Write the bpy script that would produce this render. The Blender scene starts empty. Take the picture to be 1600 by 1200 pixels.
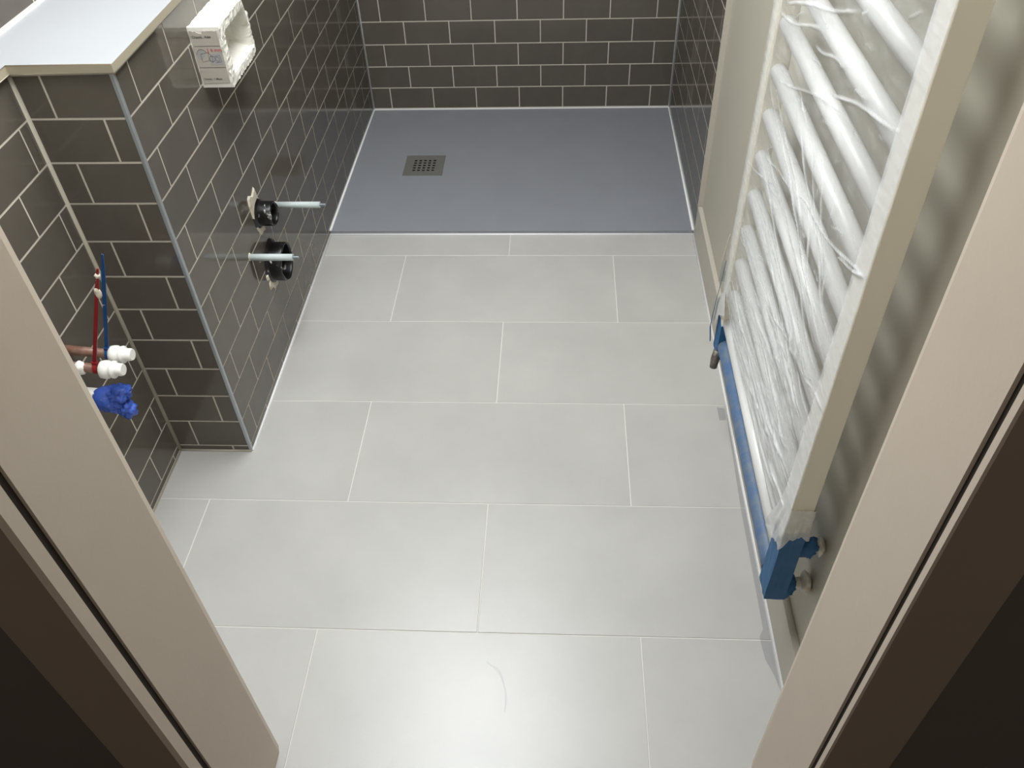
import bpy, bmesh, math, random
import numpy as np
from mathutils import Vector, Matrix, noise

random.seed(7)
scn = bpy.context.scene
COL = scn.collection

# ------------------------------------------------------------------ camera, light, exposure
cam_d = bpy.data.cameras.new('camera')
cam = bpy.data.objects.new('camera', cam_d)
COL.objects.link(cam)
cam_d.sensor_width = 36.0
cam_d.lens = 1299.69 * 36.0 / 1600.0
cam_d.clip_start = 0.02
cam.location = (0.5945, -2.6616, 1.8631)
cam.rotation_euler = (0.8075, 0.0317, 0.0458)
scn.camera = cam

world = bpy.data.worlds.new('world')
scn.world = world
world.use_nodes = True
bg = world.node_tree.nodes['Background']
bg.inputs['Color'].default_value = (1.0, 0.93, 0.85, 1)
bg.inputs['Strength'].default_value = 0.17

SKY_C = (0.16, -0.90)      # centre of the roof light
SKY_S = (0.90, 1.70)
SKY_Z = 2.62
sl = bpy.data.lights.new('skylight_daylight', 'AREA')
sl.shape = 'RECTANGLE'
sl.size, sl.size_y = SKY_S[0] - .06, SKY_S[1] - .06
sl.energy = 64
sl.color = (0.95, 0.985, 1.0)
slo = bpy.data.objects.new('skylight_daylight', sl)
slo.location = (SKY_C[0], SKY_C[1], SKY_Z)
COL.objects.link(slo)

scn.view_settings.view_transform = 'Standard'
scn.view_settings.look = 'None'
scn.view_settings.gamma = 1.0
scn.view_settings.use_curve_mapping = False
scn.view_settings.exposure = 0.0

# ------------------------------------------------------------------ measures (metres)
XS, YE, YB, XR, XL = -0.328, -1.020, 1.222, 1.123, -0.552   # boxing side, boxing end, back wall, right tiles, left boxing
XU, XP = -0.640, 1.140                                      # left upper wall, right painted wall
YF = -1.900                                                 # inner face of the door wall
Z0, PH, PW = 0.0217, 0.1046, 0.2101                         # wall tile grid
ZT, YT = 0.016, 0.146                                       # shower tray top and front
CEIL = 2.40
ZLB, ZLT = 1.171, 1.191                                     # ledge slab
GR = 0.0042                                                 # wall joint

# ------------------------------------------------------------------ materials
def lin(r, g, b):
    f = lambda c: (c/255/12.92) if c/255 <= .04045 else ((c/255+.055)/1.055)**2.4
    return (f(r), f(g), f(b), 1)

def nt(name):
    m = bpy.data.materials.new(name)
    m.use_nodes = True
    t = m.node_tree
    return m, t, t.nodes['Principled BSDF']

def plain(name, col, rough=.5, metal=0, var=.06, scale=12, bump=0, bscale=60, spec=.5, detail=4):
    """solid colour with a little procedural mottling and optional fine relief"""
    m, t, b = nt(name)
    N, L = t.nodes, t.links
    tc = N.new('ShaderNodeTexCoord')
    nz = N.new('ShaderNodeTexNoise')
    nz.inputs['Scale'].default_value = scale
    nz.inputs['Detail'].default_value = detail
    L.new(tc.outputs['Object'], nz.inputs['Vector'])
    mx = N.new('ShaderNodeMix'); mx.data_type = 'RGBA'
    mx.inputs['A'].default_value = tuple(c*(1-var) for c in col[:3]) + (1,)
    mx.inputs['B'].default_value = tuple(min(1, c*(1+var)) for c in col[:3]) + (1,)
    L.new(nz.outputs['Fac'], mx.inputs['Factor'])
    L.new(mx.outputs['Result'], b.inputs['Base Color'])
    b.inputs['Roughness'].default_value = rough
    b.inputs['Metallic'].default_value = metal
    b.inputs['Specular IOR Level'].default_value = spec
    if bump:
        n2 = N.new('ShaderNodeTexNoise'); n2.inputs['Scale'].default_value = bscale
        n2.inputs['Detail'].default_value = 5
        L.new(tc.outputs['Object'], n2.inputs['Vector'])
        bp = N.new('ShaderNodeBump'); bp.inputs['Strength'].default_value = bump
        bp.inputs['Distance'].default_value = .002
        L.new(n2.outputs['Fac'], bp.inputs['Height'])
        L.new(bp.outputs['Normal'], b.inputs['Normal'])
    return m

def tile_mat(name, col, jit, rough, cloud, cscale, bump, bscale, spec=.5, tint=(1, 1, 1)):
    """tile: every piece takes its own shade and its own cloud pattern from the object's random number"""
    m, t, b = nt(name)
    N, L = t.nodes, t.links
    tc = N.new('ShaderNodeTexCoord'); oi = N.new('ShaderNodeObjectInfo')
    mul = N.new('ShaderNodeMath'); mul.operation = 'MULTIPLY'; mul.inputs[1].default_value = 43.0
    L.new(oi.outputs['Random'], mul.inputs[0])
    nz = N.new('ShaderNodeTexNoise'); nz.noise_dimensions = '4D'
    nz.inputs['Scale'].default_value = cscale; nz.inputs['Detail'].default_value = 6
    nz.inputs['Roughness'].default_value = .6
    L.new(tc.outputs['Object'], nz.inputs['Vector']); L.new(mul.outputs[0], nz.inputs['W'])
    rmp = N.new('ShaderNodeMapRange')
    rmp.inputs['From Min'].default_value = .3; rmp.inputs['From Max'].default_value = .7
    rmp.inputs['To Min'].default_value = 1-cloud; rmp.inputs['To Max'].default_value = 1+cloud
    L.new(nz.outputs['Fac'], rmp.inputs['Value'])
    rj = N.new('ShaderNodeMapRange')
    rj.inputs['To Min'].default_value = 1-jit; rj.inputs['To Max'].default_value = 1+jit
    L.new(oi.outputs['Random'], rj.inputs['Value'])
    mm = N.new('ShaderNodeMath'); mm.operation = 'MULTIPLY'
    L.new(rmp.outputs[0], mm.inputs[0]); L.new(rj.outputs[0], mm.inputs[1])
    sc = N.new('ShaderNodeVectorMath'); sc.operation = 'SCALE'
    sc.inputs[0].default_value = col[:3]
    L.new(mm.outputs[0], sc.inputs['Scale'])
    L.new(sc.outputs[0], b.inputs['Base Color'])
    b.inputs['Roughness'].default_value = rough
    b.inputs['Specular IOR Level'].default_value = spec
    n2 = N.new('ShaderNodeTexNoise'); n2.noise_dimensions = '4D'
    n2.inputs['Scale'].default_value = bscale; n2.inputs['Detail'].default_value = 2
    L.new(tc.outputs['Object'], n2.inputs['Vector']); L.new(mul.outputs[0], n2.inputs['W'])
    bp = N.new('ShaderNodeBump'); bp.inputs['Strength'].default_value = bump; bp.inputs['Distance'].default_value = .002
    L.new(n2.outputs['Fac'], bp.inputs['Height']); L.new(bp.outputs['Normal'], b.inputs['Normal'])
    return m

def two_tone(name, c1, c2, scale, lo, hi, rough=.5, metal=0, bump=.0, detail=6, spec=.5):
    """base colour c1 with ragged spots of c2 (plaster splashes, worn tape)"""
    m, t, b = nt(name)
    N, L = t.nodes, t.links
    tc = N.new('ShaderNodeTexCoord'); nz = N.new('ShaderNodeTexNoise')
    nz.inputs['Scale'].default_value = scale; nz.inputs['Detail'].default_value = detail
    nz.inputs['Roughness'].default_value = .65
    L.new(tc.outputs['Object'], nz.inputs['Vector'])
    r = N.new('ShaderNodeMapRange'); r.inputs['From Min'].default_value = lo; r.inputs['From Max'].default_value = hi
    L.new(nz.outputs['Fac'], r.inputs['Value'])
    mx = N.new('ShaderNodeMix'); mx.data_type = 'RGBA'
    mx.inputs['A'].default_value = c1; mx.inputs['B'].default_value = c2
    L.new(r.outputs[0], mx.inputs['Factor']); L.new(mx.outputs['Result'], b.inputs['Base Color'])
    b.inputs['Roughness'].default_value = rough; b.inputs['Metallic'].default_value = metal
    b.inputs['Specular IOR Level'].default_value = spec
    if bump:
        bp = N.new('ShaderNodeBump'); bp.inputs['Strength'].default_value = bump; bp.inputs['Distance'].default_value = .003
        L.new(nz.outputs['Fac'], bp.inputs['Height']); L.new(bp.outputs['Normal'], b.inputs['Normal'])
    return m

M = {}
M['wall_tile'] = tile_mat('glazed_taupe_tile', lin(94, 88, 80), .05, .095, .07, 9, .06, 7)
M['grout'] = plain('pale_grout', lin(200, 193, 181), .85, var=.05, scale=40)
M['floor_tile'] = tile_mat('pale_stone_floor_tile', lin(186, 184, 180), .012, .36, .07, 3.5, .05, 220, spec=.85)
M['floor_grout'] = plain('floor_grout', lin(222, 220, 214), .8, var=.04, scale=30)
M['tray'] = plain('slate_grey_tray', lin(140, 142, 148), .5, var=.07, scale=7, bump=.12, bscale=90, spec=.35)
M['silicone'] = plain('white_silicone', lin(236, 236, 236), .35, var=.02)
M['bead'] = plain('beige_corner_bead', lin(168, 161, 146), .7, var=.06, scale=30)
M['steel'] = plain('brushed_steel', lin(128, 127, 121), .42, metal=.35, var=.12, scale=60)
M['black_void'] = plain('dark_drain_void', lin(12, 12, 12), .8)
M['trim'] = plain('satin_aluminium_trim', lin(178, 184, 188), .35, metal=.6, var=.04)
M['ledge'] = plain('white_ledge_slab', lin(166, 168, 171), .42, var=.025, scale=6)
M['wall_paint'] = plain('greige_wall_paint', lin(188, 183, 168), .55, var=.03, scale=5, bump=.06, bscale=120)
M['skirting'] = plain('greige_skirting_paint', lin(186, 180, 168), .45, var=.03)
M['white_paint'] = plain('white_ceiling_paint', lin(238, 236, 230), .8, var=.02)
M['frame_paint'] = plain('beige_door_frame_paint', lin(206, 192, 175), .5, var=.04, scale=8, bump=.15, bscale=70)
M['arch_paint'] = plain('brown_grey_architrave_paint', lin(142, 124, 108), .6, var=.05, scale=6)
M['hall_wall'] = plain('dark_hall_wall_paint', lin(96, 84, 76), .7, var=.05)
M['hall_floor'] = plain('hall_carpet', lin(96, 88, 80), .95, var=.15, scale=90)
M['poly'] = plain('white_polystyrene', lin(222, 219, 210), .9, var=.03, scale=120, bump=.35, bscale=160)
M['paper'] = plain('off_white_printed_paper', lin(178, 171, 161), .7, var=.05, scale=40)
M['ink'] = plain('black_ink', lin(38, 36, 36), .7)
M['ink_grey'] = plain('grey_ink', lin(164, 162, 162), .7)
M['ink_red'] = plain('red_ink', lin(196, 48, 56), .7)
M['black_pipe'] = two_tone('black_pipe_with_plaster', lin(16, 16, 17), lin(200, 198, 192), 26, .60, .66, .3, bump=.2)
M['black_in'] = two_tone('black_pipe_inside', lin(9, 9, 10), lin(120, 118, 114), 22, .66, .74, .35)
M['plaster'] = two_tone('rough_plaster', lin(218, 210, 194), lin(190, 172, 146), 30, .5, .7, .95, bump=.5)
M['rod_sleeve'] = plain('grey_rod_sleeve', lin(188, 197, 197), .6, var=.05, scale=30)
M['rod_steel'] = plain('zinc_rod', lin(150, 160, 166), .35, metal=.8, var=.1)
M['copper'] = two_tone('tarnished_copper', lin(116, 80, 66), lin(150, 122, 108), 35, .45, .75, .5, metal=.15, bump=.15)
M['white_plastic'] = plain('white_plastic', lin(240, 238, 232), .35, var=.03)
M['red_tie'] = two_tone('red_tie_plastic', lin(140, 26, 34), lin(225, 215, 210), 60, .64, .70, .4)
M['blue_tie'] = two_tone('blue_tie_plastic', lin(22, 74, 130), lin(215, 220, 225), 60, .66, .72, .4)
M['blue_wrap'] = two_tone('blue_wrap_plastic', lin(66, 98, 196), lin(140, 160, 215), 70, .60, .78, .4, bump=.4)
M['blue_tape'] = two_tone('blue_masking_tape', lin(40, 98, 140), lin(60, 104, 156), 14, .35, .65, .65, bump=.25)
M['blue_rail'] = two_tone('blue_taped_rail', lin(74, 104, 146), lin(110, 124, 138), 22, .35, .65, .5, bump=.15)
M['rad_white'] = plain('white_radiator_enamel', lin(228, 228, 226), .3, var=.015)
M['upright_enamel'] = two_tone('smudged_radiator_upright', lin(246, 240, 224), lin(216, 202, 172), 9, .68, .80, .38)
M['bracket'] = two_tone('plaster_splashed_bracket', lin(206, 198, 182), lin(236, 232, 226), 40, .5, .62, .7, bump=.3)

def film_mat(name, base_op, white):
    """clear polythene: mostly lets light through, creases (stored per point) carry more layers and are painted whiter for their glints too"""
    m, t, b = nt(name)
    N, L = t.nodes, t.links
    b.inputs['Base Color'].default_value = white
    b.inputs['Roughness'].default_value = .3
    b.inputs['Specular IOR Level'].default_value = .25
    tr = N.new('ShaderNodeBsdfTransparent'); tr.inputs['Color'].default_value = (.97, .97, .97, 1)
    at = N.new('ShaderNodeAttribute'); at.attribute_name = 'crease'
    tc = N.new('ShaderNodeTexCoord')
    mp = N.new('ShaderNodeMapping'); mp.inputs['Scale'].default_value = (40, 14, 60)
    L.new(tc.outputs['Object'], mp.inputs['Vector'])
    nz = N.new('ShaderNodeTexNoise'); nz.inputs['Scale'].default_value = 1.0; nz.inputs['Detail'].default_value = 5
    L.new(mp.outputs[0], nz.inputs['Vector'])
    r = N.new('ShaderNodeMapRange'); r.inputs['From Min'].default_value = .45; r.inputs['From Max'].default_value = .8
    r.inputs['To Min'].default_value = base_op; r.inputs['To Max'].default_value = base_op + .16
    L.new(nz.outputs['Fac'], r.inputs['Value'])
    ad = N.new('ShaderNodeMath'); ad.operation = 'ADD'; ad.use_clamp = True
    L.new(r.outputs[0], ad.inputs[0]); L.new(at.outputs['Fac'], ad.inputs[1])
    bp = N.new('ShaderNodeBump'); bp.inputs['Strength'].default_value = .5; bp.inputs['Distance'].default_value = .003
    L.new(nz.outputs['Fac'], bp.inputs['Height']); L.new(bp.outputs['Normal'], b.inputs['Normal'])
    gl = N.new('ShaderNodeBsdfGlossy'); gl.inputs['Roughness'].default_value = .2
    L.new(bp.outputs['Normal'], gl.inputs['Normal'])
    mx = N.new('ShaderNodeMixShader'); mx2 = N.new('ShaderNodeMixShader')
    L.new(ad.outputs[0], mx.inputs['Fac']); L.new(tr.outputs[0], mx.inputs[1]); L.new(b.outputs[0], mx.inputs[2])
    mx2.inputs['Fac'].default_value = .06; L.new(mx.outputs[0], mx2.inputs[1]); L.new(gl.outputs[0], mx2.inputs[2])
    L.new(mx2.outputs[0], N['Material Output'].inputs['Surface'])
    return m
M['film'] = film_mat('clear_polythene_film', .10, (.93, .94, .95, 1))
M['film_dense'] = film_mat('bunched_polythene', .55, (.90, .90, .88, 1))
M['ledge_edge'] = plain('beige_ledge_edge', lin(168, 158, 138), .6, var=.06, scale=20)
M['slot_dark'] = plain('dark_slot_shade', lin(52, 44, 38), .9)  # near-black tone puts the shade of the frame slot into the colour
M['grey_valve'] = two_tone('grey_valve_metal', lin(128, 122, 112), lin(92, 88, 82), 60, .45, .6, .5, metal=.3)
M['edge_tape'] = plain('grey_white_edge_tape', lin(214, 214, 218), .35, var=.04, scale=10)

# ------------------------------------------------------------------ mesh helpers
def link(name, me, mat, parent=None, smooth=False):
    o = bpy.data.objects.new(name, me)
    COL.objects.link(o)
    if mat and not me.materials: me.materials.append(mat)
    if smooth:
        for p in me.polygons: p.use_smooth = True
    if parent: o.parent = parent
    return o

def done(name, bm, mat, parent=None, smooth=False):
    me = bpy.data.meshes.new(name)
    bmesh.ops.recalc_face_normals(bm, faces=bm.faces)
    bm.to_mesh(me); bm.free()
    return link(name, me, mat, parent, smooth)

def box_bm(bm, x0, x1, y0, y1, z0, z1, bev=0, seg=1):
    g = bmesh.ops.create_cube(bm, size=1)
    for v in g['verts']:
        v.co = Vector(((x0+x1)/2 + v.co.x*(x1-x0), (y0+y1)/2 + v.co.y*(y1-y0), (z0+z1)/2 + v.co.z*(z1-z0)))
    if bev:
        es = list({e for v in g['verts'] for e in v.link_edges})
        bmesh.ops.bevel(bm, geom=es, offset=bev, segments=seg, affect='EDGES', profile=.5)
    return g

def box(name, x0, x1, y0, y1, z0, z1, mat, parent=None, bev=0, seg=1):
    bm = bmesh.new(); box_bm(bm, x0, x1, y0, y1, z0, z1, bev, seg)
    return done(name, bm, mat, parent)

def prism(name, pts, z0, z1, mat, parent=None, bev=0):
    """polygon in plan (x,y) carried from z0 to z1"""
    bm = bmesh.new()
    lo = [bm.verts.new((x, y, z0)) for x, y in pts]; hi = [bm.verts.new((x, y, z1)) for x, y in pts]
    n = len(pts)
    bm.faces.new(lo[::-1]); bm.faces.new(hi)
    for i in range(n): bm.faces.new((lo[i], lo[(i+1) % n], hi[(i+1) % n], hi[i]))
    if bev: bmesh.ops.bevel(bm, geom=list(bm.edges), offset=bev, segments=2, affect='EDGES', profile=.5)
    return done(name, bm, mat, parent)

def frame_of(d):
    d = Vector(d).normalized()
    a = Vector((0, 0, 1)) if abs(d.z) < .9 else Vector((0, 1, 0))
    u = d.cross(a).normalized(); return u, d.cross(u).normalized()

def tube_bm(bm, pts, rad, n=14, cap=True, closed_profile=None, jitter=0):
    """swept tube through pts; rad is a number or one radius per point"""
    pts = [Vector(p) for p in pts]
    rad = rad if isinstance(rad, (list, tuple)) else [rad]*len(pts)
    rings = []
    u = v = None
    for i, p in enumerate(pts):
        d = (pts[min(i+1, len(pts)-1)] - pts[max(i-1, 0)])
        if u is None: u, v = frame_of(d)
        else:
            d.normalize(); u = (u - d*u.dot(d)).normalized(); v = d.cross(u).normalized()
        r = []
        for k in range(n):
            a = 2*math.pi*k/n
            rr = rad[i]*(1 + (random.uniform(-jitter, jitter) if jitter else 0))
            r.append(bm.verts.new(p + u*math.cos(a)*rr + v*math.sin(a)*rr))
        rings.append(r)
    for i in range(len(rings)-1):
        for k in range(n): bm.faces.new((rings[i][k], rings[i][(k+1) % n], rings[i+1][(k+1) % n], rings[i+1][k]))
    if cap:
        bm.faces.new(rings[0][::-1]); bm.faces.new(rings[-1])

def tube(name, pts, rad, mat, parent=None, n=14, cap=True, jitter=0):
    bm = bmesh.new(); tube_bm(bm, pts, rad, n, cap, jitter=jitter)
    o = done(name, bm, mat, parent, smooth=True)
    for p in o.data.polygons:
        if len(p.vertices) > 4: p.use_smooth = False
    return o

def ribbon(name, pts, wid, thick, side, mat, parent=None):
    """flat strap through pts: wid across 'side', thick along the other normal"""
    bm = bmesh.new(); side = Vector(side).normalized(); rings = []
    pts = [Vector(p) for p in pts]
    for i, p in enumerate(pts):
        d = (pts[min(i+1, len(pts)-1)] - pts[max(i-1, 0)]).normalized()
        s = (side - d*side.dot(d)).normalized(); n = d.cross(s)
        w = wid[i] if isinstance(wid, (list, tuple)) else wid
        rings.append([bm.verts.new(p + s*a*w/2 + n*b*thick/2) for a, b in ((1, 1), (-1, 1), (-1, -1), (1, -1))])
    for i in range(len(rings)-1):
        for k in range(4): bm.faces.new((rings[i][k], rings[i][(k+1) % 4], rings[i+1][(k+1) % 4], rings[i+1][k]))
    bm.faces.new(rings[0][::-1]); bm.faces.new(rings[-1])
    return done(name, bm, mat, parent)

def lump(name, c, r, mat, parent=None, amp=.25, freq=40, sub=3, seed=0, flat=None):
    """irregular rounded lump (plaster, crumpled plastic)"""
    bm = bmesh.new(); bmesh.ops.create_icosphere(bm, subdivisions=sub, radius=1)
    for v in bm.verts:
        d = v.co.normalized()
        k = 1 + amp*noise.noise(d*freq/20 + Vector((seed, 0, 0))) + amp*.5*noise.noise(d*freq/8 + Vector((0, seed, 3)))
        v.co = Vector((c[0]+d.x*r[0]*k, c[1]+d.y*r[1]*k, c[2]+d.z*r[2]*k))
    if flat is not None:
        ax, val, sgn = flat
        for v in bm.verts:
            if (v.co[ax]-val)*sgn < 0: v.co[ax] = val
    return done(name, bm, mat, parent, smooth=True)

def tag(o, label, cat, group=None, kind=None):
    o['label'] = label; o['category'] = cat
    if group: o['group'] = group
    if kind: o['kind'] = kind
    return o

def empty(name, loc):
    o = bpy.data.objects.new(name, None); COL.objects.link(o); o.location = loc
    o.empty_display_size = .05
    return o

def adopt(o, parent):
    """parent a mesh modelled in world coordinates to an empty that stands elsewhere"""
    o.parent = parent
    o.location = o.location - parent.location
    return o

# ------------------------------------------------------------------ tiles
_tile_cache = {}
def tile_mesh(w, h, th, bev, mat):
    key = (round(w, 4), round(h, 4), th, bev, mat.name)
    if key in _tile_cache: return _tile_cache[key]
    b = min(bev, w*.3, h*.3)
    V = []
    for (sx, sy) in ((-1, -1), (1, -1), (1, 1), (-1, 1)): V.append((sx*w/2, sy*h/2, -th))
    for (sx, sy) in ((-1, -1), (1, -1), (1, 1), (-1, 1)): V.append((sx*w/2, sy*h/2, -b))
    for (sx, sy) in ((-1, -1), (1, -1), (1, 1), (-1, 1)): V.append((sx*(w/2-b), sy*(h/2-b), 0))
    F = [(8, 9, 10, 11)]
    for i in range(4):
        j = (i+1) % 4
        F += [(i, j, 4+j, 4+i), (4+i, 4+j, 8+j, 8+i)]
    me = bpy.data.meshes.new('tile'); me.from_pydata(V, [], F); me.update()
    me.materials.append(mat)
    _tile_cache[key] = me
    return me

def place_tile(parent, w, h, org, U, V, uc, vc, mat, th=.006, bev=.0009, proud=0.0):
    N = U.cross(V)
    o = bpy.data.objects.new('tile', tile_mesh(w, h, th, bev, mat))
    COL.objects.link(o)
    m = Matrix((U, V, N)).transposed().to_4x4()
    m.translation = org + U*uc + V*vc + N*proud
    o.matrix_world = m
    o.parent = parent
    return o

def tile_wall(parent, org, U, u0, u1, v0, v1, even, odd, holes=()):
    """running-bond tiles in a plane: U along the wall, z up, joints on the shared row grid"""
    U = Vector(U); V = Vector((0, 0, 1)); org = Vector(org)
    k = math.floor((v0-Z0)/PH)
    while Z0 + k*PH < v1 - .004:
        a = max(v0, Z0+k*PH + GR/2); b = min(v1, Z0+(k+1)*PH - GR/2)
        ph = even if k % 2 == 0 else odd
        i = math.floor((u0-ph)/PW)
        while ph + i*PW < u1 - .004:
            c = max(u0, ph+i*PW + GR/2); d = min(u1, ph+(i+1)*PW - GR/2)
            if d-c > .004 and b-a > .004:
                place_tile(parent, d-c, b-a, org, U, V, (c+d)/2, (a+b)/2, M['wall_tile'], proud=random.uniform(-.0002, .0003))
            i += 1
        k += 1

RG = .0006   # grout lies this far behind the tile faces

# ------------------------------------------------------------------ the setting: floor
floor = box('floor', XU-.1, XP+.1, YF-.22, YB+.1, -.08, -.0015, M['floor_grout'])
tag(floor, 'pale stone-look tiled bathroom floor laid in half bond', 'floor', kind='structure')
FPX, FPY, FG = .802, .402, .003
for j in range(0, 6):
    y1, y0 = (YT-.004, 0) if j == 0 else (-(j-1)*FPY, -j*FPY)
    ylo, yhi = y0 + FG/2, y1 - FG/2
    if j == 5: ylo = -2.118
    ph = .401 if j % 2 == 0 else 0.0
    xa = XS if j <= 2 else XL
    for i in range(-3, 4):
        c = max(xa+.003, ph + i*FPX + FG/2); d = min(XR-.002, ph + (i+1)*FPX - FG/2)
        if d-c > .004:
            place_tile(floor, d-c, yhi-ylo, Vector((0, 0, 0)), Vector((1, 0, 0)), Vector((0, 1, 0)), (c+d)/2, (ylo+yhi)/2,
                       M['floor_tile'], th=.006, bev=.0006)
# dried smear of filler on the front tile
sm = bmesh.new()
def smear(pts, ws):
    prev = None
    for (x, y), w in zip(pts, ws):
        a = sm.verts.new((x-w/2, y, .0006)); b = sm.verts.new((x+w/2, y+w*.3, .0006))
        if prev: sm.faces.new((prev[0], prev[1], b, a))
        prev = (a, b)
smear([(.428, -1.682), (.440, -1.693), (.455, -1.700), (.466, -1.716), (.473, -1.735), (.479, -1.760), (.481, -1.785), (.479, -1.805)],
      [.002, .006, .009, .006, .004, .004, .004, .003])
mS, tS, bS = nt('thin_filler_smear')
bS.inputs['Base Color'].default_value = lin(246, 246, 248); bS.inputs['Roughness'].default_value = .5
bS.inputs['Alpha'].default_value = .6
done('filler_smear', sm, mS, floor)

mH, tH, bH = nt('grey_floor_patch')  # thin see-through grey patches on the floor beside the skirting
bH.inputs['Base Color'].default_value = lin(128, 134, 146); bH.inputs['Roughness'].default_value = .4; bH.inputs['Alpha'].default_value = .22
hz = bmesh.new()
def grey_patch(p):
    hz.faces.new([hz.verts.new((x, y, .0005)) for x, y in p])
grey_patch([(1.116, -.80), (1.116, -1.74), (1.108, -1.70), (1.094, -1.66), (1.090, -1.60), (1.102, -1.58), (1.104, -1.20), (1.110, -1.0)])
grey_patch([(1.112, -.82), (1.112, -.87), (1.090, -.872), (1.090, -.815)])
done('floor_patch', hz, mH, floor)
hall = box('hall_floor', -1.6, 2.6, -4.2, YF-.22, -.08, -.004, M['hall_floor'])
tag(hall, 'dark carpeted hall floor outside the doorway', 'floor', kind='structure')

# ------------------------------------------------------------------ walls
wb = box('wall_back', XU-.1, XP+.1, YB+RG, YB+.1, 0, CEIL, M['grout'])
tag(wb, 'taupe glazed tiled wall behind the shower tray', 'wall', kind='structure')
XB0 = -.2349
tile_wall(wb, (0, YB, 0), (1, 0, 0), XS+.004, XR-.004, ZT+.004, CEIL, XB0, XB0+PW/2)

wp = prism('wall_partition', [(XL, YE+RG), (XS-RG, YE+RG), (XS-RG, YB), (XU, YB), (XU, YE+RG)], 0, ZLB, M['grout'])
tag(wp, 'half-height tiled boxing with black toilet pipes coming out', 'wall', kind='structure')
# side of the boxing (faces the room, +x): U runs towards the door so that U x z points out
pe, po = YE + .352*PW, YE + .850*PW
tile_wall(wp, (XS, 0, 0), (0, 1, 0), YE+.011, YB-.004, .004, ZLB-.001, pe, po)
# end of the boxing (faces the door)
tile_wall(wp, (0, YE, 0), (1, 0, 0), XL+.005, XS-.008, .004, ZLB-.003, XS-.758*PW, XS-.270*PW)

wl = box('wall_left', XU-.1, XL-RG, YF, YE, 0, ZLB, M['grout'])
tag(wl, 'tiled boxing on the left with basin pipes sticking out', 'wall', kind='structure')
tile_wall(wl, (XL, 0, 0), (0, 1, 0), YF, YE-.005, .004, ZLB-.001, YE-.665*PW, YE-.205*PW)

wu = box('wall_left_upper', XU-.1, XU-RG, YF, YB, ZLT, CEIL, M['grout'])
tag(wu, 'taupe tiled wall rising above the white ledge', 'wall', kind='structure')
tile_wall(wu, (XU, 0, 0), (0, 1, 0), YF, YB-.004, ZLT+.006, CEIL, .05, .05+PW/2)

wsr = box('wall_right_shower', XR+RG, XP+.1, YT-.02, YB, 0, CEIL, M['grout'])
tag(wsr, 'narrow tiled wall on the right side of the shower', 'wall', kind='structure')
# faces -x : U must run along -y
def tile_wall_negx(parent, x, y0, y1, v0, v1, even, odd):
    tile_wall(parent, (x, 0, 0), (0, -1, 0), -y1, -y0, v0, v1, -even, -odd)
tile_wall_negx(wsr, XR, YT-.012, YB-.004, ZT+.004, CEIL, .591+PW/2, .591)

wr = box('wall_right', XP, XP+.1, YF, YT-.02, 0, CEIL, M['wall_paint'])
tag(wr, 'greige painted wall behind the wrapped radiator', 'wall', kind='structure')

cei = bmesh.new()
sx0, sx1 = SKY_C[0]-SKY_S[0]/2, SKY_C[0]+SKY_S[0]/2
sy0, sy1 = SKY_C[1]-SKY_S[1]/2, SKY_C[1]+SKY_S[1]/2
X0, X1, Y0, Y1 = XU-.1, XP+.1, YF-.22, YB+.1
for a in ((X0, sx0, Y0, Y1), (sx1, X1, Y0, Y1), (sx0, sx1, Y0, sy0), (sx0, sx1, sy1, Y1)):
    box_bm(cei, a[0], a[1], a[2], a[3], CEIL, CEIL+.26)
ceiling = done('ceiling', cei, M['white_paint'])
tag(ceiling, 'white bathroom ceiling with a roof light opening', 'ceiling', kind='structure')
win = empty('window_1', (SKY_C[0], SKY_C[1], CEIL+.26))
tag(win, 'roof light set in the white ceiling', 'window', kind='structure')
for a in ((sx0, sx0+.03, sy0, sy1), (sx1-.03, sx1, sy0, sy1), (sx0+.03, sx1-.03, sy0, sy0+.03), (sx0+.03, sx1-.03, sy1-.03, sy1)):
    adopt(box('window_frame', a[0], a[1], a[2], a[3], CEIL+.23, CEIL+.27, M['white_paint']), win)

# ------------------------------------------------------------------ corner trims, beads
t1 = box('trim_1', XS-.0085, XS+.0015, YE-.0015, YE+.0085, 0, ZLB, M['trim'], bev=.0018, seg=2)
tag(t1, 'grey metal edge trim on the outer corner of the boxing', 'trim', kind='structure')
t2 = tube('trim_2', [(XL+.001, YE-.001, 0), (XL+.001, YE-.001, ZLB)], .0062, M['bead'], n=10)
tag(t2, 'pale filled joint in the inner corner beside the basin pipes', 'trim', kind='structure')
for nm, x, s, lab in (('trim_3', XS, 1, 'white sealed joint in the shower corner by the half-height boxing'),
                      ('trim_4', XR, -1, 'white sealed joint in the shower corner by the narrow tiled wall')):
    o = tube(nm, [(x+s*.0015, YB-.0015, ZT), (x+s*.0015, YB-.0015, CEIL)], .0042, M['silicone'], n=8)
    tag(o, lab, 'trim', kind='structure')
t5 = box('trim_5', XR-.001, XP+.002, YT-.022, YT-.0125, .138, CEIL, M['skirting'], bev=.001)
tag(t5, 'thin pale edge strip where shower tiles meet the painted wall', 'trim', kind='structure')
def floor_bead(parent, pts, r=.0045, mat='silicone'):
    return tube('silicone_bead', pts, r, M[mat], parent, n=8)
floor_bead(wp, [(XS+.001, YE, 0), (XS+.001, YT, 0)], .0052)
floor_bead(wp, [(XL, YE-.001, 0), (XS, YE-.001, 0)], .0048, 'bead')
floor_bead(wl, [(XL+.001, YF, 0), (XL+.001, YE, 0)], .0050, 'bead')

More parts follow.
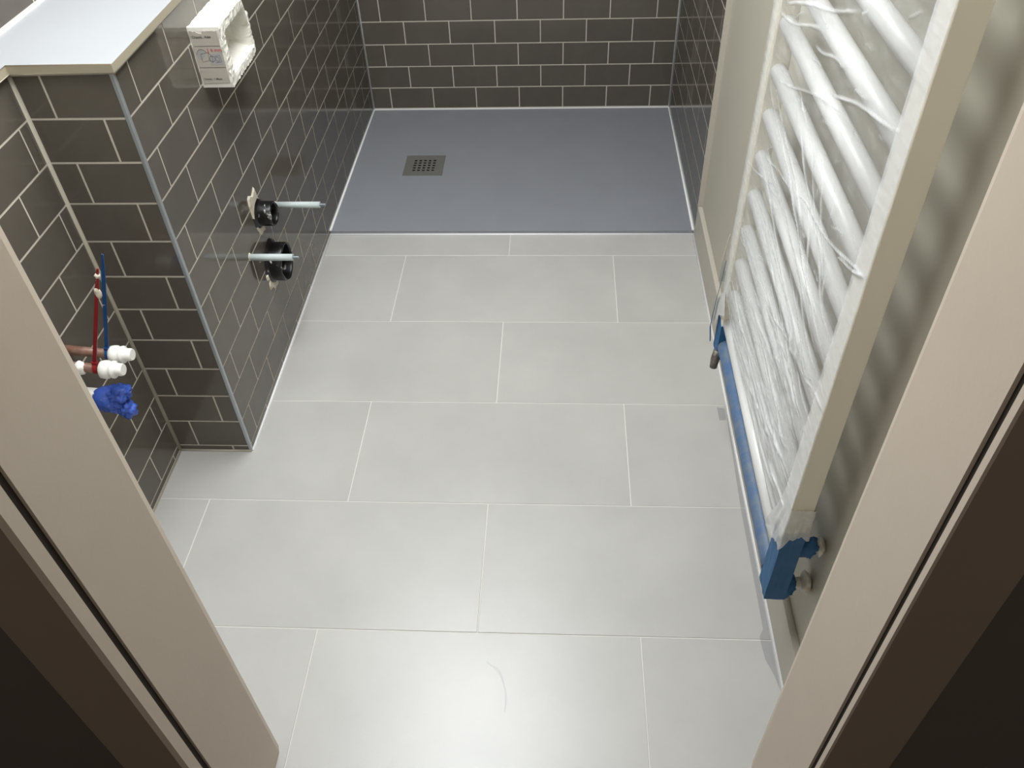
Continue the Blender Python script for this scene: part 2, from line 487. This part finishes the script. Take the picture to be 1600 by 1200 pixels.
# ------------------------------------------------------------------ ledge
ov = .010
ledge = prism('ledge_slab', [(XU, YB), (XU, YF), (XL+ov, YF), (XL+ov, YE-ov), (XS+ov, YE-ov), (XS+ov, YB)], ZLB, ZLT, M['ledge'], bev=.0014)
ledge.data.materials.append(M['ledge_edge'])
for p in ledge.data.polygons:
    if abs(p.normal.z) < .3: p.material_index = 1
tag(ledge, 'white stone ledge slab capping the tiled boxing', 'ledge')
tube('silicone_bead', [(XU+.002, YF, ZLT), (XU+.002, YB, ZLT)], .006, M['silicone'], ledge, n=8)
tube('silicone_bead', [(XL+.012, YE-.008, ZLB-.001), (XS+.004, YE-.003, ZLB-.001), (XS+.003, YB, ZLB-.001)], .0042, M['bead'], ledge, n=8)

# ------------------------------------------------------------------ shower tray and drain
DX0, DX1, DY0, DY1 = -.096, .080, .580, .757
tray = empty('shower_tray', ((XS+XR)/2, (YT+YB)/2, 0))
tag(tray, 'slate grey low shower tray between the tiled walls', 'shower tray')
tb = bmesh.new()
hx0, hx1, hy0, hy1 = DX0+.003, DX1-.003, DY0+.003, DY1-.003
for a in ((XS+.001, hx0, YT, YB-.001), (hx1, XR-.001, YT, YB-.001), (hx0, hx1, YT, hy0), (hx0, hx1, hy1, YB-.001)):
    box_bm(tb, a[0], a[1], a[2], a[3], 0, ZT)
bmesh.ops.remove_doubles(tb, verts=tb.verts, dist=1e-5)
adopt(done('tray_body', tb, M['tray']), tray)
dw = bmesh.new()
box_bm(dw, hx0, hx1, hy0, hy1, 0, .004)
adopt(done('drain_well', dw, M['black_void']), tray)
for pts in ([(XS+.002, YT, ZT), (XS+.002, YB-.002, ZT), (XR-.002, YB-.002, ZT), (XR-.002, YT, ZT)],):
    adopt(tube('silicone_bead', pts, .0050, M['silicone'], n=8), tray)
adopt(tube('silicone_bead', [(XS+.002, YT-.002, .001), (XR-.002, YT-.002, .001)], .0045, M['silicone'], n=8), tray)

dc = bmesh.new()
n = 5
W = DX1-DX0; H = DY1-DY0
xsn = [DX0]; ysn = [DY0]
for i in range(n):
    c = .26 + .48*i/(n-1)
    xsn += [DX0 + W*(c-.036), DX0 + W*(c+.036)]; ysn += [DY0 + H*(c-.036), DY0 + H*(c+.036)]
xsn.append(DX1); ysn.append(DY1)
zt_, zb_ = ZT+.0012, ZT-.0012
for i in range(len(xsn)-1):
    for j in range(len(ysn)-1):
        if i % 2 == 1 and j % 2 == 1: continue
        box_bm(dc, xsn[i], xsn[i+1], ysn[j], ysn[j+1], zb_, zt_)
bmesh.ops.remove_doubles(dc, verts=dc.verts, dist=1e-6)
drain = done('drain_cover', dc, M['steel'])
tag(drain, 'square steel drain cover with small holes in the grey tray', 'drain cover')

# ------------------------------------------------------------------ toilet connections on the boxing
def stub_pipe(name, y, z, r, L, label, seed):
    t = empty(name, (XS, y, z)); tag(t, label, 'pipe')
    bm = bmesh.new(); n = 36; rings = []
    for (dx, rr) in ((-.03, r), (L*.5, r), (L-.004, r), (L, r-.0015), (L, r-.005), (L-.006, r-.0065), (-.03, r-.0065)):
        ring = []
        for k in range(n):
            a = 2*math.pi*k/n
            e = .0035*noise.noise(Vector((math.cos(a)*2.5+seed, math.sin(a)*2.5, 0))) if dx > L*.6 else 0
            ring.append(bm.verts.new((dx+e, rr*math.cos(a), rr*math.sin(a))))
        rings.append(ring)
    for i in range(len(rings)-1):
        for k in range(n): bm.faces.new((rings[i][k], rings[i][(k+1) % n], rings[i+1][(k+1) % n], rings[i+1][k]))
    done('pipe_wall', bm, M['black_pipe'], t, smooth=True)
    bm = bmesh.new()
    bmesh.ops.create_circle(bm, cap_ends=True, radius=r-.006, segments=n, matrix=Matrix.Translation((-.02, 0, 0)) @ Matrix.Rotation(math.pi/2, 4, 'Y'))
    done('pipe_inside', bm, M['black_in'], t)
    # ragged sealing lip round the foot of the pipe
    bm = bmesh.new(); inner = []; outer = []; top = []
    for k in range(n):
        a = 2*math.pi*k/n
        w = .010 + .010*max(0, noise.noise(Vector((math.cos(a)*2+seed, math.sin(a)*2, 5))))
        inner.append(bm.verts.new((.010, (r-.0005)*math.cos(a), (r-.0005)*math.sin(a))))
        top.append(bm.verts.new((.006, (r+w*.5)*math.cos(a), (r+w*.5)*math.sin(a))))
        outer.append(bm.verts.new((.0003, (r+w)*math.cos(a), (r+w)*math.sin(a))))
    for k in range(n):
        j = (k+1) % n
        bm.faces.new((inner[k], inner[j], top[j], top[k])); bm.faces.new((top[k], top[j], outer[j], outer[k]))
    done('sealing_lip', bm, M['black_pipe'], t, smooth=True)
    return t
soil = stub_pipe('waste_pipe', -.492, .322, .062, .050, 'large black open waste pipe stub splashed with plaster', 2)
flush = stub_pipe('flush_pipe', -.497, .503, .038, .052, 'small black open flush pipe stub above the large one', 9)
def wall_patch(parent, pts, mat):
    """thin ragged plaster patch on the boxing side, pts in (y,z) relative to the pipe axis"""
    bm = bmesh.new()
    a = [bm.verts.new((.0002, y, z)) for y, z in pts]; b = [bm.verts.new((.0045, y*.93, z*.93)) for y, z in pts]
    bm.faces.new(b); m_ = len(pts)
    for i in range(m_): bm.faces.new((a[i], a[(i+1) % m_], b[(i+1) % m_], b[i]))
    return done('plaster_patch', bm, mat, parent)
def ragged(cy, cz, ry, rz, seed):
    return [(cy + ry*math.cos(a)*k, cz + rz*math.sin(a)*k) for a, k in
            ((2*math.pi*i/30, 1 + .38*noise.noise(Vector((math.cos(2*math.pi*i/30)*1.8+seed, math.sin(2*math.pi*i/30)*1.8, .5)))
              + .16*noise.noise(Vector((i*.9, seed, 0)))) for i in range(30))]
wall_patch(flush, ragged(-.012, .006, .046, .078, 3), M['plaster'])
wall_patch(soil, ragged(-.030, -.030, .048, .050, 8), M['plaster'])

def mount_rod(y, z, L, label):
    t = empty('mounting_rod', (XS, y, z)); tag(t, label, 'rod', 'toilet mounting rods on the boxing')
    tube('sleeve', [(-.02, 0, 0), (L-.018, 0, 0)], .0104, M['rod_sleeve'], t, n=16)
    pts = [(L-.03+.0012*i, 0, 0) for i in range(26)]
    tube('threaded_rod', pts + [(L, 0, 0)], [.0046 if i % 2 else .0052 for i in range(26)] + [.0040], M['rod_steel'], t, n=12)
    tube('sleeve_collar', [(.0, 0, 0), (.0025, 0, 0)], .0122, M['plaster'], t, n=12, jitter=.12)
    return t
mount_rod(-.644, .444, .150, 'grey sleeved mounting rod passing in front of the large waste pipe')
mount_rod(-.344, .439, .166, 'grey sleeved mounting rod reaching out beyond the small flush pipe')

# ------------------------------------------------------------------ polystyrene block over the flush plate opening
PB = empty('polystyrene_block', (XS, -.49, .955))
tag(PB, 'white polystyrene block with printed paper stuck in the tiled boxing', 'foam block')
def poly_block():
    """hollowed block: closed back, top, bottom, and a scooped front, with ragged rims"""
    Y0_, Y1_, Zb, Zt_, D = -.613, -.362, .955, 1.106, .081
    bm = bmesh.new()
    ny, nz = 34, 22
    def depth(a, b):
        # a along y (0 near door .. 1), b along z: front surface with a trough
        u = (a-.135)/.80; v = (b-.13)/.70
        if 0 < u < 1 and 0 < v < 1.0:
            e = min(u/.10, (1-u)/.18, v/.22, (1-v)/.10, 1)
            e = max(0, e)
            e = e*e*(3-2*e)
        else: e = 0
        rim = D - .004*abs(noise.noise(Vector((a*9, b*9, 1))))
        if a > .80: rim -= (a-.80)*.06
        return rim - e*(.058 + .006*noise.noise(Vector((a*5, b*5, 7))))
    def top_z(a):
        # top rim drops where the far end has broken away
        d = 0
        if a > .80: d = min(1, (a-.80)/.06)*.052 + .010*noise.noise(Vector((a*14, 2, 0)))
        return d
    front = []
    for j in range(nz+1):
        row = []
        for i in range(ny+1):
            a, b = i/ny, j/nz
            zt2 = Zt_ - top_z(a)
            z = Zb + b*(zt2-Zb)
            jy = .002*noise.noise(Vector((b*8, i, 4))) if i in (0, ny) else 0
            q = Vector((a*11, b*8, 2.5)); rag = .0022 if 0 < i < ny and 0 < j < nz else .0034
            row.append(bm.verts.new((depth(a, b) + rag*noise.noise(q*2) + rag*.6*noise.noise(q*5), Y0_ + a*(Y1_-Y0_) + jy - (-.49),
                                     z - .955 + (rag*noise.noise(q*3+Vector((4, 0, 0))) if j in (0, nz) else 0))))
        front.append(row)
    back = []
    for j in range(nz+1):
        row = []
        for i in range(ny+1):
            if 0 < i < ny and 0 < j < nz: row.append(None); continue
            v = front[j][i].co
            row.append(bm.verts.new((-.03, v.y, v.z)))
        back.append(row)
    for j in range(nz):
        for i in range(ny): bm.faces.new((front[j][i], front[j][i+1], front[j+1][i+1], front[j+1][i]))
    for i in range(ny):
        bm.faces.new((front[0][i], back[0][i], back[0][i+1], front[0][i+1]))
        bm.faces.new((front[nz][i], front[nz][i+1], back[nz][i+1], back[nz][i]))
    for j in range(nz):
        bm.faces.new((front[j][0], front[j+1][0], back[j+1][0], back[j][0]))
        bm.faces.new((front[j][ny], back[j][ny], back[j+1][ny], front[j+1][ny]))
    return done('foam_body', bm, M['poly'], PB)
poly_block()
# printed paper on the face towards the door: local (x from wall, z)
yp = -.613 + .49 - .0022
paper = bmesh.new()
n_ = 14
edge = [(.004+.070*i/n_, .143 + .004*noise.noise(Vector((i*.8, 0, 0))) - (.006 if 3 < i < 7 else 0)) for i in range(n_+1)]
pv = [paper.verts.new((x, yp, z)) for x, z in edge] + [paper.verts.new((.074, yp, .012)), paper.verts.new((.004, yp, .010))]
pf = paper.faces.new(pv)
ex = bmesh.ops.extrude_face_region(paper, geom=[pf])
for v in [g for g in ex['geom'] if isinstance(g, bmesh.types.BMVert)]: v.co.y += .0018
paper_o = done('printed_paper', paper, M['paper'], PB)
def flat_poly(name, pts, mat, dy=.0003):
    bm = bmesh.new(); bm.faces.new([bm.verts.new((x, yp-dy, z)) for x, z in pts])
    return done(name, bm, mat, paper_o)
def stroke(name, pts, w, mat, dy=.0005):
    bm = bmesh.new(); pr = None
    for i, (x, z) in enumerate(pts):
        q = Vector(pts[min(i+1, len(pts)-1)]) - Vector(pts[max(i-1, 0)]); q.normalize(); nx, nz = -q.y*w/2, q.x*w/2
        a, b = bm.verts.new((x+nx, yp-dy, z+nz)), bm.verts.new((x-nx, yp-dy, z-nz))
        if pr: bm.faces.new((pr[0], pr[1], b, a))
        pr = (a, b)
    return done(name, bm, mat, paper_o)
def lettering(txt, x, z, size, mat, bold=0.0, shear=0.0):
    cu = bpy.data.curves.new('lettering', 'FONT'); cu.body = txt; cu.size = size; cu.offset = bold; cu.shear = shear
    tmp = bpy.data.objects.new('lettering_tmp', cu); COL.objects.link(tmp)
    dg = bpy.context.evaluated_depsgraph_get()
    me = bpy.data.meshes.new_from_object(tmp.evaluated_get(dg))
    bpy.data.objects.remove(tmp)
    me.transform(Matrix.Translation((x, yp-.0006, z)) @ Matrix.Rotation(math.pi/2, 4, 'X'))
    me.materials.clear()
    return link('lettering', me, mat, paper_o)
stroke('printed_line', [(.008, .106), (.073, .106)], .0008, M['ink'])
stroke('printed_line', [(.006, .052), (.073, .052)], .0009, M['ink'])
lettering('Chassis.. Adat', .008, .126, .0085, M['ink'], .00012)
lettering('Chassis..  1 Matat', .008, .020, .0068, M['ink'], .00008)
lettering('6 mm', .046, .092, .0125, M['ink_red'])
stroke('red_arrow', [(.039, .101), (.039, .088)], .0016, M['ink_red'])
flat_poly('grey_print', [(.040, .084), (.072, .090), (.070, .058), (.036, .058)], M['ink_grey'])
arc = [(.022+.014*math.cos(a), .082+.016*math.sin(a)) for a in [math.pi*(.15+.1*i) for i in range(9)]]
flat_poly('grey_print', arc + [(.016, .070)], M['ink_grey'])
stroke('drawn_line', arc, .0009, M['ink'])
stroke('drawn_line', [(.018, .086), (.038, .090), (.036, .070), (.018, .066), (.018, .086)], .0008, M['ink'])
stroke('drawn_line', [(.038, .090), (.046, .080), (.044, .064), (.036, .070)], .0008, M['ink'])
stroke('drawn_line', [(.045+.007*math.cos(a*.5), .074+.007*math.sin(a*.5)) for a in range(13)], .0008, M['ink'])
stroke('drawn_line', [(.058+.005*math.cos(a*.5), .073+.006*math.sin(a*.5)) for a in range(13)], .0008, M['ink'])
stroke('drawn_line', [(.052, .080), (.066, .083), (.066, .066), (.052, .064)], .0008, M['ink'])

# ------------------------------------------------------------------ basin pipes on the left boxing
def water_pipe(y, z, xend, label, seed):
    t = empty('water_pipe', (XL, y, z)); tag(t, label, 'pipe', 'capped basin water pipes')
    L = xend-XL
    tube('copper_tube', [(-.03, 0, .018), (.03, 0, .010), (L-.05, 0, .001)], .0115, M['copper'], t, n=18)
    x0 = L-.052
    prof = [(0, .0165), (.002, .0205), (.010, .0215), (.020, .0215), (.024, .0190), (.030, .0190), (.033, .0205), (.038, .0205), (.040, .0150), (.043, .0150), (.057, .0148), (.062, .0130)]
    tube('end_cap', [(x0+a*.84, 0, 0) for a, _ in prof], [r for _, r in prof], M['white_plastic'], t, n=22)
    return t
p_cold = water_pipe(-1.256, .600, -.396, 'brown copper pipe with white end cap, tied with a blue strap', 1)
p_hot = water_pipe(-1.310, .602, -.396, 'brown copper pipe with white end cap, tied with a red strap', 2)
lump('plaster_blob', (.058, -.002, .006), (.014, .015, .016), M['white_plastic'], p_hot, .25, 30, 3, 4)

def cable_tie(x, y, z, top, mat, label, knot, bend):
    t = empty('cable_tie', (x, y, z)); tag(t, label, 'cable tie', 'straps on the basin water pipes')
    bm = bmesh.new(); n = 24
    ring = []
    for k in range(n):
        a = 2*math.pi*k/n
        ring.append([bm.verts.new((dx, r*math.sin(a), r*math.cos(a))) for dx, r in ((-.005, .0122), (-.005, .0142), (.005, .0142), (.005, .0122))])
    for k in range(n):
        j = (k+1) % n
        for q in range(4): bm.faces.new((ring[k][q], ring[k][(q+1) % 4], ring[j][(q+1) % 4], ring[j][q]))
    done('loop', bm, mat, t)
    box('buckle', -.006, .006, -.005, .005, .0125, .021, mat, t, bev=.001)
    pts = [(bend[0]*(i/9)**1.0, bend[1]*(i/9)**2, .018 + (top-z-.018)*i/9) for i in range(10)]
    w = [.0085]*8 + [.007, .004]
    ribbon('tail', pts, w, .0022, (1, 0, 0), mat, t)
    if knot:
        lump('plaster_blob', (bend[0]*.78, bend[1]*.6, .018+(top-z-.018)*.76), (.0075, .0065, .014), M['plaster'], t, .3, 40, 2, 3)
        lump('plaster_blob', (bend[0]*.93, bend[1]*.86, .018+(top-z-.018)*.93), (.0065, .006, .006), M['plaster'], t, .3, 40, 2, 8)
    return t
cable_tie(-.451, -1.256, .602, .882, M['blue_tie'], 'upright blue strap tail looped on a copper pipe', False, (.090, .0))
cable_tie(-.456, -1.310, .606, .884, M['red_tie'], 'upright red strap tail with plaster lumps looped on a copper pipe', True, (.108, .0))

bw = empty('basin_waste', (XL, -1.292, .496))
tag(bw, 'white basin waste pipe stub with its end wrapped in blue plastic', 'pipe')
tube('plastic_pipe', [(-.03, 0, .004), (.070, 0, -.006)], .0235, M['white_plastic'], bw, n=22)
def crumple(name, c, r, mat, parent, seed):
    bm = bmesh.new(); bmesh.ops.create_icosphere(bm, subdivisions=4, radius=1)
    for v in bm.verts:
        d = v.co.normalized(); q = d*1.7 + Vector((seed, seed*.3, 0))
        k = 1 + .30*noise.noise(q) - .42*abs(noise.noise(q*2.3)) - .26*abs(noise.noise(q*5.5)) - .10*abs(noise.noise(q*11))
        v.co = Vector((c[0]+d.x*r[0]*k, c[1]+d.y*r[1]*k, c[2]+d.z*r[2]*k))
    return done(name, bm, mat, parent, smooth=True)
tube('wrap_sleeve', [(.044, 0, -.004), (.056, 0, -.005), (.072, 0, -.007), (.092, 0, -.008)], [.0242, .0285, .030, .026], M['blue_wrap'], bw, n=30, jitter=.08)
crumple('wrap_bunch', (.098, .004, .008), (.036, .030, .024), M['blue_wrap'], bw, 3)
crumple('wrap_bunch', (.108, -.004, -.034), (.026, .026, .030), M['blue_wrap'], bw, 11)
crumple('wrap_bunch', (.080, -.006, -.014), (.030, .030, .031), M['blue_wrap'], bw, 17)

# ------------------------------------------------------------------ skirting
bb = empty('baseboard_right', (XR, -.9, 0))
tag(bb, 'greige skirting board along the foot of the painted wall', 'baseboard', kind='structure')
adopt(box('board', XR, XP, YF+.001, YT-.0125, .001, .136, M['skirting'], bev=.0015, seg=2), bb)
adopt(tube('silicone_bead', [(XR-.0005, YF, 0), (XR-.0005, YT, 0)], .0050, M['silicone'], n=8), bb)

# ------------------------------------------------------------------ towel radiator
UX0, UX1 = 1.042, 1.083
NY0, NY1 = -1.665, -1.613      # near upright
FY0, FY1 = -.882, -.830        # far upright
RZ0, RZ1 = .276, 1.86
XC = (UX0+UX1)/2
rad = empty('towel_radiator', (XC, (NY0+FY1)/2, RZ0))
tag(rad, 'white ladder towel radiator wrapped for painting on the greige wall', 'radiator')
for a, b in ((NY0, NY1), (FY0, FY1)):
    adopt(box('upright', UX0, UX1, a, b, RZ0, RZ1, M['upright_enamel'], bev=.002, seg=2), rad)
RAILS = [.390 + .1008*i for i in range(15)]
rail_me = None
for z in RAILS:
    if z > RZ1-.03: break
    if rail_me is None:
        o = tube('rail', [(XC, FY0+.002, 0), (XC, NY1-.002, 0)], .0178, M['rad_white'], n=20); rail_me = o.data
    else:
        o = bpy.data.objects.new('rail', rail_me); COL.objects.link(o)
    o.location = (0, 0, z); adopt(o, rad)
blue = tube('rail', [(XC, FY0+.002, .312), (XC, NY1-.002, .312)], .0195, M['rad_white'], n=20); adopt(blue, rad)
# masking tape: strips wound on the bottom rail and on both feet
adopt(tube('masking_tape', [(XC, FY0-.004+(NY1-FY0+.008)*i/24, .312) for i in range(25)], [.0222+.0008*(i % 3 == 0) for i in range(25)], M['blue_rail'], n=20, jitter=.02), rad)
def tape_sleeve(y0, y1, z0, z1, g=.0015, name='masking_tape'):
    bm = bmesh.new()
    g_ = box_bm(bm, UX0-g, UX1+g, y0-g, y1+g, z0-g, z1, 0)
    bmesh.ops.subdivide_edges(bm, edges=list(bm.edges), cuts=6, use_grid_fill=True)
    for v in bm.verts:
        k = .0016*noise.noise(v.co*55) + .001*noise.noise(v.co*140)
        if v.co.z > z1-.004: v.co.z += .008*noise.noise(Vector((v.co.x*45, v.co.y*45, 2)))
        v.co.x += k; v.co.y += k
    return adopt(done(name, bm, M['blue_tape'], None), rad)
tape_sleeve(NY0, NY1, RZ0, .508)
tape_sleeve(FY0, FY1, RZ0, .385)
# brackets and valve tails to the wall, loosely taped
def arm(y, z, r, mat, name, x1=XP-.0008):
    return adopt(tube(name, [(UX1-.004, y, z), (x1, y, z)], r, mat, n=16), rad)
for yc in ((NY0+NY1)/2, (FY0+FY1)/2):
    for z in (.430, 1.70): arm(yc, z, .0125, M['rad_white'], 'wall_bracket')
    arm(yc, .297, .0135, M['bracket'], 'valve_tail')
yc = (NY0+NY1)/2
adopt(lump('masking_tape', (1.104, yc, .430), (.026, .021, .026), M['blue_tape'], None, .35, 46, 3, 5), rad)
adopt(lump('masking_tape', (1.090, yc-.004, .296), (.020, .024, .028), M['blue_tape'], None, .4, 46, 3, 12), rad)
adopt(lump('bracket_rose', (1.130, yc, .432), (.0095, .021, .021), M['bracket'], None, .15, 40, 3, 6, flat=(0, XP-.0005, -1)), rad)
adopt(lump('bracket_rose', (1.128, yc, .300), (.0115, .024, .026), M['bracket'], None, .2, 40, 3, 7, flat=(0, XP-.0005, -1)), rad)
yf = (FY0+FY1)/2
adopt(lump('masking_tape', (1.062, yf-.02, .286), (.022, .024, .026), M['blue_tape'], None, .4, 46, 3, 15), rad)
adopt(tube('valve_tail', [(1.045, yf-.018, .290), (1.040, yf-.026, .262), (1.038, yf-.030, .235)], [.0115, .0125, .0105], M['grey_valve'], n=14), rad)
# loose tape flag standing off the far foot
adopt(ribbon('masking_tape', [(1.036, FY1+.004, .560), (1.033, FY1+.003, .500), (1.027, FY1+.004, .420), (1.022, FY1-.004, .345), (1.026, FY1-.016, .300)],
             [.004, .012, .016, .016, .010], .0014, (.3, 1, 0), M['blue_tape']), rad)

# ------------------------------------------------------------------ protective film over the radiator
film = empty('protective_film', (UX0-.006, (NY0+FY1)/2, .455))
tag(film, 'creased clear plastic sheet taped over the towel radiator', 'plastic sheet')
creases = [  # ((y,z),(y,z), half width, height, whiteness)
    ((-1.18, 1.27), (-1.35, 1.30), .004, .004, .45), ((-1.30, 1.24), (-1.62, 1.335), .005, .005, .55),
    ((-.85, .87), (-1.17, .95), .003, .003, .45), ((-.99, .96), (-1.25, 1.02), .003, .003, .45), ((-1.25, 1.02), (-1.66, 1.12), .0035, .004, .6),
    ((-1.55, 1.08), (-1.66, 1.12), .004, .004, .5), ((-1.19, .73), (-1.49, .81), .004, .004, .5), ((-1.49, .81), (-1.66, .85), .004, .004, .5),
    ((-.95, 1.26), (-1.36, 1.39), .006, .005, .4), ((-.93, .57), (-1.49, .53), .005, .004, .45), ((-1.49, .53), (-1.64, .55), .006, .005, .6),
    ((-1.14, .66), (-1.60, .62), .004, .004, .45), ((-.90, 1.22), (-1.2, 1.30), .006, .004, .35), ((-1.0, 1.13), (-1.40, 1.25), .004, .003, .35)]
rs = random.Random(21)
creases = [(a, b, hw*.42, h*.8, min(.8, wh*1.25)) for a, b, hw, h, wh in creases]
for i in range(70):     # fan of folds gathered at the foot of the near upright
    a = rs.uniform(0, 1)
    y1 = rs.uniform(-1.45, -.86); z1 = .47 + (a**1.4)*.80 + rs.uniform(-.02, .02)
    y2 = -1.655 + rs.uniform(0, .16); z2 = .485 + a*.52 + rs.uniform(-.02, .04)
    creases.append(((y1, z1), (y2, z2), rs.uniform(.0009, .0030), rs.uniform(.001, .0035), rs.uniform(.10, .55)))
for i in range(60):     # short nicks
    y1 = rs.uniform(-1.6, -.9); z1 = rs.uniform(.5, 1.5); a = rs.uniform(-.5, .9); l = rs.uniform(.015, .09)
    creases.append(((y1, z1), (y1-l*math.cos(a), z1+l*math.sin(a)*.6), rs.uniform(.0008, .0020), .0018, rs.uniform(.1, .45)))
NYg, NZg = 340, 460
FZ0, FZ1 = .455, 1.80
fy0, fy1 = NY0-.0005, FY1+.001
yy, zz = np.meshgrid(np.linspace(fy0, fy1, NYg+1), np.linspace(FZ0, FZ1, NZg+1))
rnd = np.random.RandomState(5)
def soft(sy, sz, n):
    """smooth random field: a sum of waves with rough frequencies sy, sz"""
    o = np.zeros_like(yy)
    for _ in range(n):
        o += np.sin(yy*sy*rnd.uniform(.4, 1.6)*6.28 + zz*sz*rnd.uniform(-1.5, 1.5)*6.28 + rnd.uniform(0, 6.28))
    return o/math.sqrt(n)
sten = np.clip(np.minimum((yy-NY1)/.05, (FY0-yy)/.05), 0, 1)
xx = UX0 - .0030 + sten*(.0022*np.sin(zz*62.3+.6) + .0022*soft(1.2, 1.6, 5) + .0011*soft(2, 9, 6) + .0005*soft(5, 26, 8))
ww = np.zeros_like(yy)
for (a, b, hw, h, wh) in creases:
    dx, dz = b[0]-a[0], b[1]-a[1]
    t = np.clip(((yy-a[0])*dx + (zz-a[1])*dz)/(dx*dx+dz*dz), 0, 1)
    L_ = math.hypot(dx, dz)
    wob = .004*np.sin(t*7+a[0]*40)*min(1, L_/.2)
    d = np.abs(np.hypot(yy-a[0]-t*dx, zz-a[1]-t*dz-wob))
    k = np.clip(1-d/(hw*2.2), 0, 1); k = k*k*(3-2*k)*np.clip(np.minimum(6*t+.15, 6*(1-t)+.15), 0, 1)
    xx -= h*k; ww = np.maximum(ww, wh*k)  # crease whiteness paints in glints as well as layered film
low = np.clip(1-(zz-FZ0)/.40, 0, 1); near = np.clip(1-(yy-NY0)/.55, 0, 1)
ww += .13*low + .20*low*near + np.where(yy < NY1, .42, np.where(yy > FY0, .22, 0)) + np.clip(.05*soft(1.5, 6, 6), -.04, .14)
hem = np.clip(1-(zz-FZ0)/.03, 0, 1)
ww += .20*hem; xx += .012*hem**2
CR = np.clip(ww, 0, .92).ravel()
V = np.stack([xx-film.location.x, yy-film.location.y, zz-film.location.z], -1).reshape(-1, 3).tolist()
ii = (np.arange(NZg)[:, None]*(NYg+1) + np.arange(NYg)[None, :]).ravel()
F = np.stack([ii, ii+1, ii+NYg+2, ii+NYg+1], 1).tolist()
me = bpy.data.meshes.new('sheet'); me.from_pydata(V, [], F); me.update()
at = me.attributes.new('crease', 'FLOAT', 'POINT'); at.data.foreach_set('value', CR)
link('sheet', me, M['film'], film, smooth=True)
# loose end of the sheet gathered like a ragged collar round the foot of the near upright
def film_collar():
    bm = bmesh.new(); n, m = 72, 16; rows = []
    cx, cy = XC, (NY0+NY1)/2
    for r in range(m+1):
        f = r/m; row = []
        for k in range(n):
            a = 2*math.pi*k/n; c, s_ = math.cos(a), math.sin(a)
            e = 1/max(abs(c)/.0235, abs(s_)/.0300)          # rectangle round the upright
            front = max(0, -c)*.5 + max(0, s_)*.5            # towards the room and the rails
            drop = .085 + .075*front + .022*noise.noise(Vector((c*2.2, s_*2.2, 4)))
            out = 1 + f*(.10+.55*front)*(.8+.7*noise.noise(Vector((c*2.5, s_*2.5, f*2))))
            out += .16*f*noise.noise(Vector((c*7, s_*7, f*5)))
            row.append(bm.verts.new((cx + c*e*out, cy + s_*e*out, .585 - drop*f + .004*noise.noise(Vector((c*9, s_*9, f*9))))))
        rows.append(row)
    for r in range(m):
        for k in range(n): bm.faces.new((rows[r][k], rows[r][(k+1) % n], rows[r+1][(k+1) % n], rows[r+1][k]))
    return adopt(done('film_bunch', bm, M['film_dense'], smooth=True), film)
film_collar()
# thin tail of film at the far foot
adopt(ribbon('film_tail', [(1.034, FY1+.006, .640), (1.030, FY1+.012, .560), (1.036, FY1+.030, .500), (1.052, FY1+.050, .470)], [.010, .03, .05, .02], .0008, (.5, 1, 0), M['film_dense']), film)
adopt(ribbon('film_tail', [(1.036, FY0-.01, .470), (1.034, FY1-.01, .42), (1.030, FY1-.005, .36)], [.07, .05, .02], .0008, (0, 1, 0), M['film_dense']), film)

# ------------------------------------------------------------------ door wall and frame
LX, RX = -.0200, 1.0200         # reveal faces
wf = bmesh.new()
HEAD = 2.06
box_bm(wf, XU-.1, LX-.075, YF-.215, YF, 0, CEIL)
box_bm(wf, RX+.075, XP+.1, YF-.1945, YF, 0, CEIL)
box_bm(wf, LX-.075, RX+.075, YF-.215, YF, HEAD+.06, CEIL)
wall_front = done('wall_front', wf, M['white_paint'])
tag(wall_front, 'painted wall that holds the bathroom doorway', 'wall', kind='structure')
whl = box('wall_hall_left', -1.6, LX-.075, YF-.2225, YF-.2155, 0, CEIL, M['hall_wall'])
tag(whl, 'dark hall wall on the hinge-free side of the doorway', 'wall', kind='structure')
whl['label'] = 'dark hall wall outside the doorway, on the basin side'
whr = box('wall_hall_right', RX+.075, 2.6, YF-.1995, YF-.195, 0, CEIL, M['hall_wall'])
tag(whr, 'dark hall wall outside the doorway, on the radiator side', 'wall', kind='structure')

def door_side(name, x, s, label, g0, g1, l1, a1):
    """s=-1: basin side (timber lies towards -x), s=+1: radiator side; g0,g1 slot, l1 outer lip, a1 architrave face"""
    t = empty(name, (x, YF, 0)); tag(t, label, 'door frame', kind='structure')
    def pr(nm, pts, mat, z1=HEAD):
        pts = [(x+s*a, b) for a, b in pts]
        return adopt(prism(nm, pts, 0, z1, mat), t)
    # lining: reveal face with an eased edge towards the room
    pr('lining', [(0, g0), (0, -1.915), (.0052, YF), (.074, YF), (.074, g0)], M['frame_paint'])
    # dark strip painted as the shade inside the slot, then the outer lip
    pr('slot_shade', [(.005, g1), (.005, g0), (.074, g0), (.074, g1)], M['slot_dark'])
    pr('outer_lip', [(.001, l1), (.001, g1), (.074, g1), (.074, l1)], M['frame_paint'])
    pr('architrave', [(.003, a1), (.001, l1), (.105, l1), (.105, a1)], M['arch_paint'], HEAD+.09)
    return t
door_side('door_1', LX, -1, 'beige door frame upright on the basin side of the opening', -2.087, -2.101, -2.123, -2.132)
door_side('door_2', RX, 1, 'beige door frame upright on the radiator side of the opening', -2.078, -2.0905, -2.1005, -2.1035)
dh = box('door_3', LX-.075, RX+.075, -2.1165, YF, HEAD, HEAD+.06, M['frame_paint'])
tag(dh, 'beige door frame head across the top of the opening', 'door frame', kind='structure')
